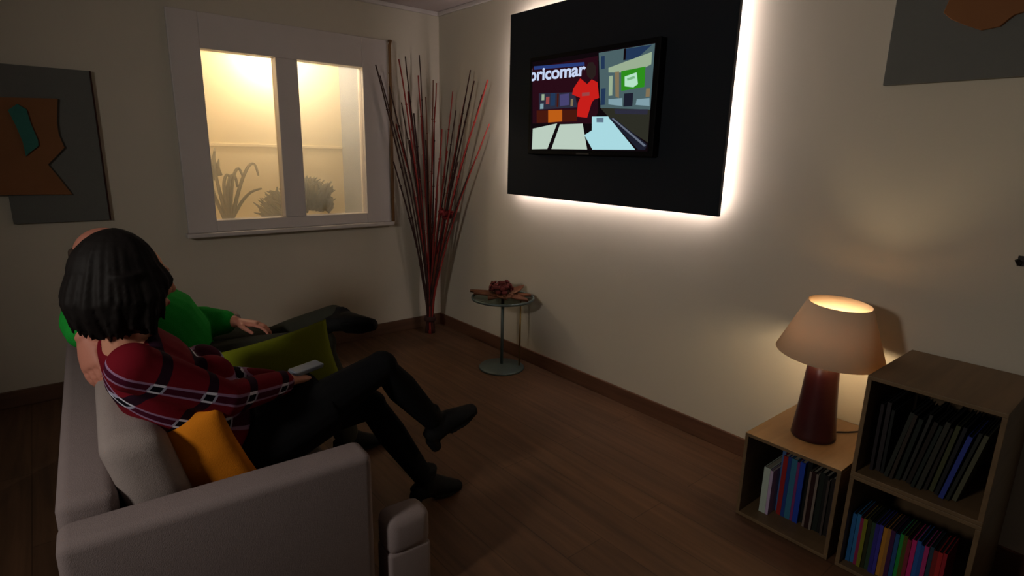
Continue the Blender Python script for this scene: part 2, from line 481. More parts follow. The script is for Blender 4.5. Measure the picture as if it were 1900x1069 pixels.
px, py = 1.46, YW + 0.2
pt = thing('potted_bush', 'low dark bushy plant behind the window mullion', 'plant', (px, py, 0.85))
bm = bmesh.new(); lathe(bm, (px, py, 0.85), [(0.07, 0), (0.09, 0.08), (0.093, 0.09), (0.08, 0.09)], 24); finish(bm, 'pot', M['pot'], pt, True)
bm = bmesh.new()
for i in range(420):
    th = random.uniform(0, 2 * math.pi); r = math.sqrt(random.random())
    bx = px + 0.26 * r * math.cos(th); by = py + 0.1 * r * math.sin(th)
    hz = 0.27 * (1 - 0.75 * ((bx - px - 0.07) / 0.34) ** 2) * random.uniform(0.35, 1.05)
    p0 = V((px + 0.6 * (bx - px), by, 0.94)); p1 = V((bx, by, 0.94 + hz))
    d = V((random.uniform(-.05, .05) + 0.08 * (bx - px), random.uniform(-.03, .03), random.uniform(0.01, 0.05)))
    leaf_blade(bm, [p0.lerp(p1, 0.6), p1, p1 + d], 0.017)
finish(bm, 'foliage', M['plant2'], pt, True)['kind'] = 'stuff'

# cane beside the window
bm = bmesh.new()
tube(bm, [(2.096, YW - 0.05, 0.915), (2.097, YW - 0.05, 1.35), (2.099, YW - 0.05, 1.8), (2.100, YW - 0.05, 2.19), (2.118, YW - 0.035, 2.225), (2.122, YW - 0.002, 2.23)], [0.012, 0.012, 0.011, 0.011, 0.010, 0.009], 12)
for z in (1.1, 1.32, 1.56, 1.78, 2.0): ball(bm, (2.098, YW - 0.05, z), (0.0135, 0.0135, 0.007))
o = finish(bm, 'bamboo_cane', M['cane'], None, True); rebase(o, (2.096, YW - 0.05, 0.915))
tag(o, 'brown bamboo cane standing upright along the right edge of the window frame', 'cane')

# ------------------------------------------------------------------ TV panel, lights, TV
pan = thing('wall_panel', 'large black wall panel lit from behind around its edges', 'panel', (XT, 2.26, 1.18))
PY0, PY1, PZ0, PZ1 = 1.468, 3.06, 1.179, 2.31
bm = bmesh.new(); box(bm, (XT - 0.08, PY0, PZ0), (XT - 0.058, PY1, PZ1)); finish(bm, 'panel_board', M['panel'], pan, bevel=0.001, segs=1)
bm = bmesh.new(); i = 0.04
for a, b in (((PY0 + i, PZ0 + i), (PY0 + i + 0.03, PZ1 - i)), ((PY1 - i - 0.03, PZ0 + i), (PY1 - i, PZ1 - i)), ((PY0 + i, PZ0 + i), (PY1 - i, PZ0 + i + 0.03)), ((PY0 + i, PZ1 - i - 0.03), (PY1 - i, PZ1 - i))):
    box(bm, (XT - 0.058, a[0], a[1]), (XT, b[0], b[1]))
finish(bm, 'batten_frame', M['white'], pan)
def led(a, b):
    bm = bmesh.new(); box(bm, (XT - 0.050, a[0], a[1]), (XT - 0.040, b[0], b[1])); finish(bm, 'led_strip', M['led'], pan)
led((PY0 + 0.032, PZ0 + .04), (PY0 + 0.04, PZ1 - .04)); led((PY1 - 0.04, PZ0 + .04), (PY1 - 0.032, PZ1 - .04))
led((PY0 + 0.04, PZ0 + 0.032), (PY1 - 0.04, PZ0 + 0.04)); led((PY0 + 0.04, PZ1 - 0.04), (PY1 - 0.04, PZ1 - 0.032))

SX = 2.42
tv = thing('television', 'flat black television switched on, hanging on the large black panel', 'television', (2.46, 2.318, 1.45))
bm = bmesh.new(); box(bm, (SX + 0.002, 1.835, 1.448), (XT - 0.082, 2.802, 2.018)); finish(bm, 'television_case', M['bezel'], tv, bevel=0.004)
TVM = {}
def tvc(k, c, s=1.0):
    TVM[k] = emit('screen_' + k, rgb(*c), s); return TVM[k]
cols = dict(dark=(16, 8, 12), bgl=(40, 12, 22), shelf=(44, 44, 60), purple=(70, 66, 110), counter=(70, 24, 14), box=(186, 92, 22), torso=(196, 30, 26), headp=(40, 30, 28),
            tag=(150, 70, 70), t=(186, 204, 190), t3=(168, 216, 224), dev=(96, 120, 140), bgr=(74, 96, 100), blue=(34, 54, 84), beam=(152, 172, 144), green=(44, 138, 28),
            icon=(178, 224, 196), icon2=(120, 180, 130), tan=(128, 112, 84), lt=(126, 156, 166), brown=(44, 44, 36), conv=(28, 30, 44), convl=(100, 108, 124), top=(40, 60, 120))
for k, c in cols.items(): tvc(k, c)
keys = list(cols)
shapes = [('dark', [(2.775, 1.474), (1.865, 1.474), (1.865, 1.992), (2.775, 1.992)]),
 ('bgl', [(2.774, 1.96), (2.241, 1.97), (2.217, 1.68), (2.255, 1.62), (2.757, 1.632)]),
 ('bgr', [(2.236, 1.985), (1.868, 1.988), (1.867, 1.678), (2.202, 1.701)]),
 ('top', [(2.76, 1.966), (2.34, 1.949), (2.335, 1.93), (2.757, 1.946)]),
 ('shelf', [(2.707, 1.807), (2.402, 1.794), (2.378, 1.712), (2.702, 1.712)]),
 ('purple', [(2.524, 1.789), (2.448, 1.791), (2.444, 1.727), (2.52, 1.724)]),
 ('counter', [(2.723, 1.707), (2.377, 1.699), (2.373, 1.636), (2.719, 1.635)]),
 ('box', [(2.619, 1.706), (2.499, 1.703), (2.495, 1.638), (2.615, 1.634)]),
 ('brown', [(2.202, 1.701), (1.868, 1.677), (1.866, 1.518), (2.135, 1.647)]),
 ('blue', [(2.056, 1.984), (1.885, 1.984), (1.974, 1.929), (2.052, 1.929)]),
 ('beam', [(2.16, 1.902), (1.882, 1.951), (1.881, 1.893), (1.915, 1.882), (2.07, 1.871), (2.158, 1.879)]),
 ('tan', [(2.114, 1.878), (2.085, 1.878), (2.074, 1.745), (2.099, 1.752)]),
 ('lt', [(2.147, 1.743), (2.052, 1.744), (2.048, 1.703), (2.145, 1.716)]),
 ('lt', [(1.956, 1.733), (1.876, 1.734), (1.872, 1.695), (1.961, 1.705)]),
 ('green', [(2.071, 1.877), (1.915, 1.886), (1.913, 1.789), (2.062, 1.779)]),
 ('icon', [(2.045, 1.849), (1.968, 1.863), (1.955, 1.806), (1.983, 1.792), (2.041, 1.801)]),
 ('icon2', [(2.029, 1.839), (1.981, 1.847), (1.976, 1.835), (2.024, 1.827)]),
 ('beam', [(2.68, 1.80), (2.655, 1.799), (2.655, 1.765), (2.68, 1.765)]), ('tag', [(2.64, 1.782), (2.61, 1.782), (2.61, 1.74), (2.64, 1.74)]), ('blue', [(2.60, 1.80), (2.56, 1.80), (2.56, 1.73), (2.60, 1.73)]),
 ('lt', [(2.69, 1.745), (2.66, 1.745), (2.66, 1.715), (2.69, 1.715)]), ('counter', [(2.545, 1.795), (2.53, 1.795), (2.53, 1.72), (2.545, 1.72)]), ('tan', [(2.43, 1.76), (2.41, 1.76), (2.41, 1.72), (2.43, 1.72)]),
 ('blue', [(2.215, 1.965), (2.19, 1.965), (2.185, 1.90), (2.21, 1.90)]), ('beam', [(2.15, 1.86), (2.125, 1.86), (2.12, 1.76), (2.145, 1.76)]), ('blue', [(2.20, 1.80), (2.17, 1.80), (2.17, 1.715), (2.20, 1.715)]), ('conv', [(2.04, 1.765), (1.98, 1.765), (1.98, 1.70), (2.04, 1.70)]),
 ('tan', [(1.90, 1.78), (1.875, 1.78), (1.875, 1.74), (1.90, 1.74)]), ('shelf', [(2.10, 1.69), (1.88, 1.68), (1.88, 1.655), (2.09, 1.665)]), ('dark', [(2.06, 1.985), (2.045, 1.985), (2.045, 1.93), (2.06, 1.93)]),
 ('t', [(2.75, 1.601), (2.534, 1.627), (2.611, 1.480), (2.753, 1.477)]),
 ('t', [(2.509, 1.621), (2.326, 1.621), (2.281, 1.48), (2.575, 1.480)]),
 ('t3', [(2.258, 1.657), (2.14, 1.654), (1.941, 1.482), (2.241, 1.480), (2.308, 1.559), (2.253, 1.583)]),
 ('dev', [(2.223, 1.65), (2.172, 1.649), (2.171, 1.624), (2.221, 1.626)]),
 ('conv', [(2.135, 1.647), (2.099, 1.646), (1.868, 1.509), (1.878, 1.482), (1.922, 1.482)]),
 ('convl', [(2.114, 1.642), (2.102, 1.644), (1.873, 1.503), (1.886, 1.498)]),
 ('headp', [(2.309, 1.874), (2.32, 1.911), (2.305, 1.942), (2.271, 1.942), (2.248, 1.916), (2.245, 1.874), (2.272, 1.85)]),
 ('torso', [(2.361, 1.866), (2.306, 1.831), (2.273, 1.853), (2.229, 1.834), (2.212, 1.753), (2.248, 1.746), (2.264, 1.731), (2.293, 1.652), (2.374, 1.661), (2.37, 1.736), (2.354, 1.761), (2.419, 1.783), (2.412, 1.814)]),
 ('tag', [(2.342, 1.788), (2.285, 1.787), (2.284, 1.769), (2.341, 1.769)])]
bm = bmesh.new()
for n_, (k, poly) in enumerate(shapes):
    f = bm.faces.new([bm.verts.new((SX - 0.00012 * n_, y, z)) for y, z in poly])
    f.material_index = keys.index(k)
    f.normal_update()
    if f.normal.x > 0: f.normal_flip()
me = bpy.data.meshes.new('screen'); bm.to_mesh(me); bm.free()
scr = link(me, 'screen', [TVM[k] for k in keys], tv)
# shop lettering on the screen, its first letter cut by the screen's edge
cu = bpy.data.curves.new('lettering', 'FONT'); cu.body = 'bricomar'; cu.size = 0.098; cu.space_character = 0.98; cu.offset = 0.0028
to = bpy.data.objects.new('lettering', cu); COL.objects.link(to)
dg = bpy.context.evaluated_depsgraph_get()
me = bpy.data.meshes.new_from_object(to.evaluated_get(dg), depsgraph=dg)
bpy.data.objects.remove(to)
xs = [v.co.x for v in me.vertices]; wdt = max(xs) - min(xs)
k = 0.468 / wdt
bm = bmesh.new(); bm.from_mesh(me); bpy.data.meshes.remove(me)
for v in bm.verts:
    x, y = (v.co.x - min(xs)) * k, v.co.y
    v.co = V((SX - 0.004, 2.790 - x, 1.884 + y - 0.012 * x))
bmesh.ops.bisect_plane(bm, geom=list(bm.verts) + list(bm.edges) + list(bm.faces), plane_co=(SX, 2.772, 1.9), plane_no=(0, 1, 0), clear_outer=True)
me = bpy.data.meshes.new('screen_lettering'); bm.to_mesh(me); bm.free()
me.materials.clear()
link(me, 'screen_lettering', emit('screen_letter_white', rgb(196, 210, 240), 1.0), scr)
bm = bmesh.new(); box(bm, (SX - 0.001, 2.27, 1.452), (SX + 0.004, 2.37, 1.460)); finish(bm, 'badge', mat('badge_grey', rgb(60, 60, 62), 0.4), tv)

# ------------------------------------------------------------------ pictures
def relief(bm, poly, wall, a, b):
    if wall == 'back': prism(bm, poly, a, b, lambda u, v, w: V((u, YW - w, v)))
    else: prism(bm, poly, a, b, lambda u, v, w: V((XT - w, u, v)))
pic = thing('wall_picture', 'grey panel picture with torn orange shape and teal piece, left of window', 'picture', (0.08, YW, 1.02))
bm = bmesh.new(); relief(bm, [(-0.129, 1.021), (0.295, 1.021), (0.295, 1.835), (-0.129, 1.835)], 'back', 0.0, 0.022)
finish(bm, 'canvas', [M['grey_canvas']], pic, bevel=0.002)
bm = bmesh.new(); relief(bm, [(0.2955, 1.021), (0.302, 1.021), (0.302, 1.835), (0.2955, 1.835)], 'back', 0.0, 0.026); finish(bm, 'edge_strip', M['dark_edge'], pic)
shp = [(-0.33, 1.662), (-0.10, 1.668), (0.140, 1.679), (0.121, 1.56), (0.118, 1.492), (0.137, 1.425), (0.092, 1.375), (0.052, 1.335), (0.10, 1.25), (0.140, 1.172), (0.0, 1.176), (-0.161, 1.177), (-0.33, 1.18), (-0.36, 1.4)]
bm = bmesh.new(); relief(bm, shp, 'back', 0.022, 0.040); cs = finish(bm, 'cutout_shape', M['rust'], pic, bevel=0.002)
bm = bmesh.new(); relief(bm, [(-0.071, 1.606), (-0.03, 1.64), (0.004, 1.615), (0.01, 1.55), (0.03, 1.46), (0.028, 1.43), (-0.008, 1.40), (-0.031, 1.376), (-0.034, 1.45), (-0.05, 1.53)], 'back', 0.040, 0.052); finish(bm, 'inlay', M['teal'], cs, bevel=0.002)

pic = thing('wall_picture', 'grey panel picture with rounded orange-brown shape, on right wall above lamp', 'picture', (XT, 0.45, 1.73))
bm = bmesh.new(); relief(bm, [(0.10, 1.732), (0.874, 1.732), (0.874, 2.46), (0.10, 2.46)], 'right', 0.0, 0.024); finish(bm, 'canvas', M['grey_canvas'], pic, bevel=0.002)
bm = bmesh.new(); relief(bm, [(0.716, 1.960), (0.690, 1.935), (0.655, 1.915), (0.60, 1.888), (0.55, 1.893), (0.52, 1.925), (0.45, 1.94), (0.37, 1.96), (0.36, 2.1), (0.42, 2.26), (0.55, 2.31), (0.66, 2.28), (0.70, 2.15), (0.69, 2.05)], 'right', 0.024, 0.04); finish(bm, 'cutout_shape', M['rust'], pic, bevel=0.002)

# dark hook at the wall's right end
bm = bmesh.new()
box(bm, (XT - 0.008, 0.36, 1.115), (XT, 0.378, 1.15)); tube(bm, [(XT - 0.006, 0.369, 1.13), (XT - 0.022, 0.371, 1.124), (XT - 0.027, 0.378, 1.138)], 0.006, 8)
o = finish(bm, 'wall_hook', M['hook'], None, False, 0.002); rebase(o, (XT, 0.36, 1.13)); tag(o, 'small dark hook on the wall to the right of the lamp', 'hook')

# ------------------------------------------------------------------ branches in the corner
BX, BY = 2.335, 3.86
br = thing('branch_bundle', 'tall bundle of red and dark twigs standing in room corner', 'branches', (BX, BY, 0))
ends = [(1.966, 3.95, 2.041), (1.997, 3.95, 1.972), (2.068, 3.95, 1.904), (2.151, 3.95, 2.098), (2.166, 3.95, 1.799), (2.222, 3.95, 1.88), (2.205, 3.95, 2.123), (2.323, 3.95, 2.147), (2.311, 3.95, 2.002), (2.269, 3.95, 1.728), (2.333, 3.95, 1.653), (2.228, 3.95, 1.53), (2.374, 3.95, 1.853), (2.117, 3.95, 1.643), (2.087, 3.95, 1.368), (2.295, 3.95, 1.37), (2.37, 3.95, 1.534),
 (2.46, 3.98, 1.985), (2.47, 3.95, 1.962), (2.46, 3.96, 1.786), (2.49, 3.906, 1.619), (2.49, 3.711, 1.752), (2.49, 3.525, 2.021), (2.49, 3.558, 1.913), (2.49, 3.478, 1.944), (2.49, 3.319, 1.939), (2.49, 3.38, 1.847), (2.49, 3.625, 1.71), (2.49, 3.294, 1.645), (2.49, 3.682, 1.378), (2.49, 3.83, 1.456), (2.49, 3.343, 1.573), (2.47, 3.92, 1.372), (2.49, 3.754, 1.889)]
rb = random.Random(3)
for n_, e in enumerate(ends):
    e = V(e); th = rb.uniform(0, 6.28); r = 0.035 * math.sqrt(rb.random())
    b = V((BX + r * math.cos(th), BY + r * math.sin(th), 0.0))
    waist = V((BX + 0.5 * r * math.cos(th) + 0.10 * (e.x - BX), BY + 0.5 * r * math.sin(th) + 0.10 * (e.y - BY), 0.36))
    mid = waist.lerp(e, 0.5) + V((rb.uniform(-.012, .012), rb.uniform(-.02, .005), 0)) - V((0.08 * (e.x - BX), 0.08 * (e.y - BY), 0))
    pts = []
    P = [b, waist, mid, e]
    for t in [q / 14 for q in range(15)]:
        s = t * 3; k = min(2, int(s)); u = s - k
        p0 = P[max(k - 1, 0)]; p1 = P[k]; p2 = P[k + 1]; p3 = P[min(k + 2, 3)]
        c = 0.5 * ((2 * p1) + (p2 - p0) * u + (2 * p0 - 5 * p1 + 4 * p2 - p3) * u * u + (3 * p1 - p0 - 3 * p2 + p3) * u ** 3)
        c += V((noise.noise(V((n_, t * 6, 0))), noise.noise(V((n_, t * 6, 5))), 0)) * 0.006
        pts.append(V((min(c.x, XT - 0.03), min(c.y, YW - 0.03), max(c.z, 0.0))))
    thick = rb.uniform(0.0065, 0.0105)
    bm = bmesh.new(); tube(bm, pts, [thick * (1 - 0.45 * i / 14) for i in range(15)], 7)
    for i in range(2, 14, 2):
        ball(bm, pts[i], (thick * 1.15, thick * 1.15, thick * 0.8), 7, 5)
    mk = [M['twig_red'], M['twig_dark'], M['twig_brown'], M['twig_red'], M['twig_dark']][n_ % 5]
    if n_ in (0, 1, 2, 6, 7, 22): mk = M['twig_dark']
    finish(bm, 'branch', mk, br, True)
bm = bmesh.new(); lathe(bm, (BX, BY, 0.10), [(0.04, 0), (0.047, 0.008), (0.05, 0.02), (0.047, 0.032), (0.04, 0.04), (0.03, 0.04), (0.03, 0.0)], 24); finish(bm, 'tie', M['twig_dark'], br, True)
bm = bmesh.new()
rb = random.Random(9)
cx, cy, cz = 2.40, 3.72, 0.985
for i in range(46):
    d = V((rb.gauss(0, 1), rb.gauss(0, 1), rb.gauss(0, 0.7))).normalized()
    p = V((cx, cy, cz)) + V((d.x * .055, d.y * .055, d.z * .042)) * rb.uniform(.5, 1)
    ball(bm, p, (.018, .018, .012), 7, 5, d.to_track_quat('Z', 'Y').to_matrix())
tube(bm, [(2.36, 3.80, 0.66), (2.385, 3.75, 0.85), (cx, cy, cz)], 0.006, 6)
finish(bm, 'dried_flower', M['ribbon'], br, True)

# ------------------------------------------------------------------ small round table with leaf dish
TX, TY, TZ = 2.325, 2.90, 0.505
tb = thing('side_table', 'small round glass table on a single thin metal post by baseboard', 'table', (TX, TY, 0))
bm = bmesh.new(); lathe(bm, (TX, TY, 0), [(0.155, 0), (0.158, 0.006), (0.15, 0.014), (0.05, 0.02), (0.02, 0.03)], 48); finish(bm, 'base', M['metal'], tb, True)
bm = bmesh.new(); tube(bm, [(TX, TY, 0.02), (TX, TY, TZ - 0.012)], 0.011, 14); finish(bm, 'post', M['metal'], tb, True)
bm = bmesh.new(); tube(bm, [(TX + 0.10, TY - 0.07, 0.012), (TX + 0.10, TY - 0.07, TZ - 0.008)], 0.006, 10); finish(bm, 'post', M['brass'], tb, True)  # shadow of the post, built as a second thin brass rod
bm = bmesh.new(); lathe(bm, (TX, TY, TZ - 0.008), [(0.202, 0), (0.202, 0.008)], 56); ttop = finish(bm, 'table_top', M['tableglass'], tb)
bm = bmesh.new(); lathe(bm, (TX, TY, TZ - 0.012), [(0.202, 0), (0.212, 0), (0.214, 0.008), (0.212, 0.015), (0.202, 0.015)], 56, closed=True); finish(bm, 'rim', M['metal'], ttop, True)
dish = thing('leaf_dish', 'brown dish of pointed leaves on the round side table', 'dish', (TX, TY, TZ))
bm = bmesh.new()
rl = random.Random(5)
for i in range(9):
    a = 2 * math.pi * i / 9 + rl.uniform(-.12, .12); L = rl.uniform(.19, .245); tilt = rl.uniform(.0, .045)
    if math.cos(a) > 0.5: L = min(L, .19)
    N = 9
    dirv = V((math.cos(a), math.sin(a), 0)); sid = V((-math.sin(a), math.cos(a), 0))
    up_, dn_ = [], []
    for q in range(N + 1):
        t = q / N; w = .052 * math.sin(math.pi * min(1, .12 + .88 * t)) ** .8 * (1 - .25 * t) + .001
        zc = TZ + .012 + tilt * t ** 1.6
        c = V((TX, TY, zc)) + dirv * (L * t)
        up_.append([bm.verts.new(c + sid * w * s + V((0, 0, .012 * abs(s)))) for s in (-1, 0, 1)])
        dn_.append([bm.verts.new(c + sid * w * s * .96 + V((0, 0, .012 * abs(s) - .007))) for s in (-1, 0, 1)])
    for q in range(N):
        for s in (0, 1):
            bm.faces.new((up_[q][s], up_[q][s + 1], up_[q + 1][s + 1], up_[q + 1][s])); bm.faces.new((dn_[q][s], dn_[q + 1][s], dn_[q + 1][s + 1], dn_[q][s + 1]))
        bm.faces.new((up_[q][0], up_[q + 1][0], dn_[q + 1][0], dn_[q][0])); bm.faces.new((up_[q][2], dn_[q][2], dn_[q + 1][2], up_[q + 1][2]))
    for grid, s in ((0, 0), (N, 0)):
        bm.faces.new((up_[grid][0], up_[grid][1], up_[grid][2], dn_[grid][2], dn_[grid][1], dn_[grid][0]))
finish(bm, 'leaf_bowl', M['leafdish'], dish, True)
bm = bmesh.new(); lathe(bm, (TX, TY, TZ), [(0.05, 0), (0.06, 0.01), (0.055, 0.02)], 24); finish(bm, 'foot', M['leafdish'], dish, True)
fl = thing('dried_flower', 'dark red dried flower lying in the leaf dish', 'flower', (TX - .01, TY + .01, TZ + .03))
bm = bmesh.new()
for i in range(60):
    d = V((rl.gauss(0, 1), rl.gauss(0, 1), abs(rl.gauss(0, .8)))).normalized()
    p = V((TX - .01, TY + .01, TZ + .045)) + V((d.x * .085, d.y * .085, d.z * .075)) * rl.uniform(.55, 1)
    ball(bm, p, (.022, .015, .008), 7, 5, d.to_track_quat('Z', 'Y').to_matrix())
finish(bm, 'petals', M['dryred'], fl, True)
bm = bmesh.new(); ball(bm, (TX - .01, TY + .01, TZ + .05), (.05, .05, .03)); finish(bm, 'flower_core', M['dark_edge'], fl, True)

# ------------------------------------------------------------------ crates
CX0, CX1 = 2.09, 2.535
def crate(label, y0, y1, z0, z1, group='wooden cube crates'):
    t = thing('wooden_crate', label, 'crate', ((CX0 + CX1) / 2, (y0 + y1) / 2, z0), group)
    th = 0.014
    for nm, a, b in (('top_board', (CX0, y0, z1 - th), (CX1, y1, z1)), ('bottom_board', (CX0, y0, z0), (CX1, y1, z0 + th)),
                     ('side_board', (CX0, y0, z0 + th), (CX1, y0 + th, z1 - th)), ('side_board', (CX0, y1 - th, z0 + th), (CX1, y1, z1 - th))):
        bm = bmesh.new(); box(bm, a, b); finish(bm, nm, M['crate'], t, bevel=0.0015)
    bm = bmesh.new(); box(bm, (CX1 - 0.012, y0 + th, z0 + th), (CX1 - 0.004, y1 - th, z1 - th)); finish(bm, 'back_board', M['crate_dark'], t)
    return t
crate('open wooden cube crate carrying the table lamp, books inside', 0.650, 1.015, 0.0, 0.37)
crate('lower wooden cube crate of the stacked pair, holding colourful spines', 0.250, 0.622, 0.0, 0.372)
crate('upper wooden cube crate of the stacked pair, holding dark magazines', 0.250, 0.622, 0.3725, 0.745)

_bm = {}
def cover(c):
    if c not in _bm: _bm[c] = mat('cover_%d_%d_%d' % c, rgb(*[q * (0.72 if max(c) < 115 else 1.0) for q in c]), 0.55, 0.06, 14, spec=0.25)
    return _bm[c]
def book(name, label, cat, group, y, z, th, hgt, dep, x0, c, lean=0.0, piv=None):
    """a bound book: cover (spine and boards) with a page block; lean turns it about its lower edge"""
    t = thing(name, label, cat, (x0 + dep / 2, y + th / 2, z), group)
    L = Matrix.Translation((0, y, z)) @ Matrix.Rotation(lean, 4, 'X') @ Matrix.Translation((0, -y, -z))
    k = min(0.003, th * 0.16)
    bm = bmesh.new()
    box(bm, (x0, y, z), (x0 + k, y + th, z + hgt), L)
    box(bm, (x0 + k, y, z), (x0 + dep, y + k, z + hgt), L); box(bm, (x0 + k, y + th - k, z), (x0 + dep, y + th, z + hgt), L)
    finish(bm, 'book_cover', cover(c), t)
    bm = bmesh.new(); box(bm, (x0 + k, y + k, z + 0.004), (x0 + dep - 0.005, y + th - k, z + hgt - 0.004), L)
    finish(bm, *(('pages', M['paper']) if cat == 'book' else ('case_inside' if cat == 'video case' else 'pages', M['inlay_dark'])), t)
    return t
ORD = ['first', 'second', 'third', 'fourth', 'fifth', 'sixth', 'seventh', 'eighth', 'ninth', 'tenth', 'eleventh', 'twelfth', 'thirteenth', 'fourteenth', 'fifteenth', 'sixteenth', 'seventeenth', 'eighteenth', 'nineteenth', 'twentieth', 'twenty-first', 'twenty-second', 'twenty-third', 'twenty-fourth']
# small crate, from its left side to its right
Z0 = 0.0145
y = 0.953
small = [((176, 190, 178), .026, .205, 'pale greenish-white', 2.16), ((180, 160, 190), .012, .20, 'pale lilac', 2.16), ((70, 100, 150), .014, .275, 'blue-grey', 2.22), ((150, 36, 36), .018, .265, 'red', 2.2), ((36, 62, 130), .014, .27, 'dark blue', 2.2), ((52, 110, 140), .022, .268, 'teal blue', 2.2),
         ((120, 50, 110), .010, .262, 'purple', 2.2), ((34, 66, 170), .020, .268, 'bright blue', 2.2), ((30, 34, 36), .018, .27, 'black', 2.22), ((120, 104, 96), .008, .245, 'thin beige', 2.2), ((60, 30, 30), .016, .25, 'dark maroon', 2.2), ((120, 108, 100), .009, .245, 'thin sand coloured', 2.2),
         ((44, 52, 46), .018, .255, 'dark green', 2.21), ((40, 40, 38), .014, .25, 'charcoal', 2.21), ((96, 84, 78), .008, .24, 'thin grey-brown', 2.2), ((50, 44, 40), .016, .25, 'dark brown', 2.21), ((90, 74, 86), .008, .24, 'thin mauve', 2.2), ((44, 30, 44), .014, .245, 'dark plum', 2.21)]
for i, (c, th, h, nm, x0) in enumerate(small):
    y -= th + 0.0006
    book('book', '%s book in the crate under the lamp, %s from its left' % (nm, ORD[i]), 'book', 'books in the crate under the lamp', y, Z0, th, h, 0.2, x0, c)
# lower crate of the pair: slim coloured spines
y = 0.603
low = [((40, 96, 150), 'blue'), ((46, 110, 160), 'light blue'), ((140, 40, 80), 'raspberry'), ((120, 120, 34), 'olive yellow'), ((60, 64, 36), 'dark olive'), ((66, 96, 70), 'grey-green'), ((50, 44, 130), 'indigo'), ((60, 54, 150), 'violet blue'), ((176, 120, 44), 'orange tan'), ((150, 104, 50), 'light brown'),
       ((90, 40, 100), 'purple'), ((40, 80, 130), 'steel blue'), ((34, 140, 60), 'green'), ((110, 110, 40), 'mustard'), ((130, 40, 60), 'crimson'), ((190, 40, 110), 'pink'), ((44, 90, 160), 'royal blue'), ((36, 76, 140), 'navy blue'), ((170, 50, 110), 'magenta'), ((60, 90, 110), 'slate blue'), ((120, 36, 36), 'dark red'), ((160, 40, 40), 'red'), ((150, 36, 44), 'cherry red')]
for i, (c, nm) in enumerate(low):
    th = [.013, .012, .0105, .012, .011][i % 5]
    y -= th + 0.0006
    book('video_case', '%s spine in the lower stacked crate, %s from its left' % (nm, ORD[i]), 'video case', 'coloured cases in the lower stacked crate', y, Z0, th, .195 + .004 * math.sin(i * 2.1), 0.135, 2.13 + 0.004 * math.sin(i * 1.7), c)
# upper crate: leaning dark magazines
y = 0.590
up_c = [((52, 46, 50), 'charcoal'), ((62, 56, 58), 'dark grey'), ((40, 44, 44), 'black'), ((60, 64, 56), 'grey-green'), ((70, 60, 52), 'dark brown'), ((44, 52, 46), 'bottle green'), ((66, 66, 62), 'grey'), ((50, 44, 40), 'umber'), ((46, 56, 50), 'forest green'), ((70, 70, 60), 'khaki grey'),
        ((56, 50, 46), 'sepia'), ((92, 96, 62), 'olive'), ((44, 46, 50), 'slate'), ((46, 60, 140), 'blue'), ((52, 56, 52), 'grey-black'), ((110, 110, 84), 'pale khaki')]
for i, (c, nm) in enumerate(up_c):
    th = [.010, .013, .009, .012][i % 4]
    y -= th + 0.005
    lean = -0.02 if i < 3 else -0.16 - 0.02 * math.sin(i)
    if i == 3: y -= 0.0
    book('magazine', '%s magazine leaning in the upper stacked crate, %s from its left' % (nm, ORD[i]), 'magazine', 'leaning magazines in the upper stacked crate', y, 0.388, th, .25 + .012 * math.sin(i * 2.3), 0.20, 2.15 + .012 * math.sin(i * 1.3), c, -lean if False else lean * -1.0 if i >= 3 else 0.0)

# ------------------------------------------------------------------ table lamp
LX, LY, LZ = 2.285, 0.835, 0.37
lp = thing('table_lamp', 'lit table lamp with cream cone shade and dark red base', 'lamp', (LX, LY, LZ))
bm = bmesh.new(); lathe(bm, (LX, LY, LZ), [(0.078, 0), (0.082, 0.006), (0.080, 0.02), (0.074, 0.08), (0.066, 0.17), (0.060, 0.26), (0.056, 0.305), (0.048, 0.312), (0.015, 0.314)], 48); finish(bm, 'lamp_base', M['lamp_base'], lp, True)
bm = bmesh.new(); tube(bm, [(LX, LY, LZ + .31), (LX, LY - .002, LZ + .35)], .014, 14); hold = finish(bm, 'bulb_holder', M['brass'], lp, True)
TILT = Matrix.Rotation(RAD(3.5), 3, 'X') @ Matrix.Rotation(RAD(-1.0), 3, 'Y')
SCN = V((LX, LY - .012, LZ + .352))
bm = bmesh.new(); lathe(bm, SCN, [(0.190, 0), (0.110, 0.205), (0.1075, 0.205), (0.1875, 0.0)], 64, TILT, closed=True); finish(bm, 'lamp_shade', M['shade'], lp, True)
bm = bmesh.new()
for k in range(3):
    a = k * 2.094
    tube(bm, [V((LX, LY - .002, LZ + .345)), SCN + TILT @ V((.165 * math.cos(a), .165 * math.sin(a), .06))], .002, 6)
finish(bm, 'shade_carrier', M['brass'], lp, True)
bm = bmesh.new(); ball(bm, (LX - .004, LY + .006, LZ + .40), (.028, .028, .036)); tube(bm, [(LX, LY - .002, LZ + .345), (LX - .003, LY + .004, LZ + .38)], .014, 12)
bulb = finish(bm, 'bulb', emit('lamp_bulb', (1.0, 0.80, 0.50, 1), 110.0), hold, True)
bm = bmesh.new(); tube(bm, [(LX + .07, LY - .03, LZ + .006), (LX + .13, LY - .08, LZ + .006), (LX + .2, LY - .12, LZ + .006), (XT - .03, LY - .15, LZ + .006), (XT - .008, LY - .15, LZ - .01), (XT - .008, LY - .15, LZ - .2)], .0035, 8); finish(bm, 'cord', M['cord'], lp, True)

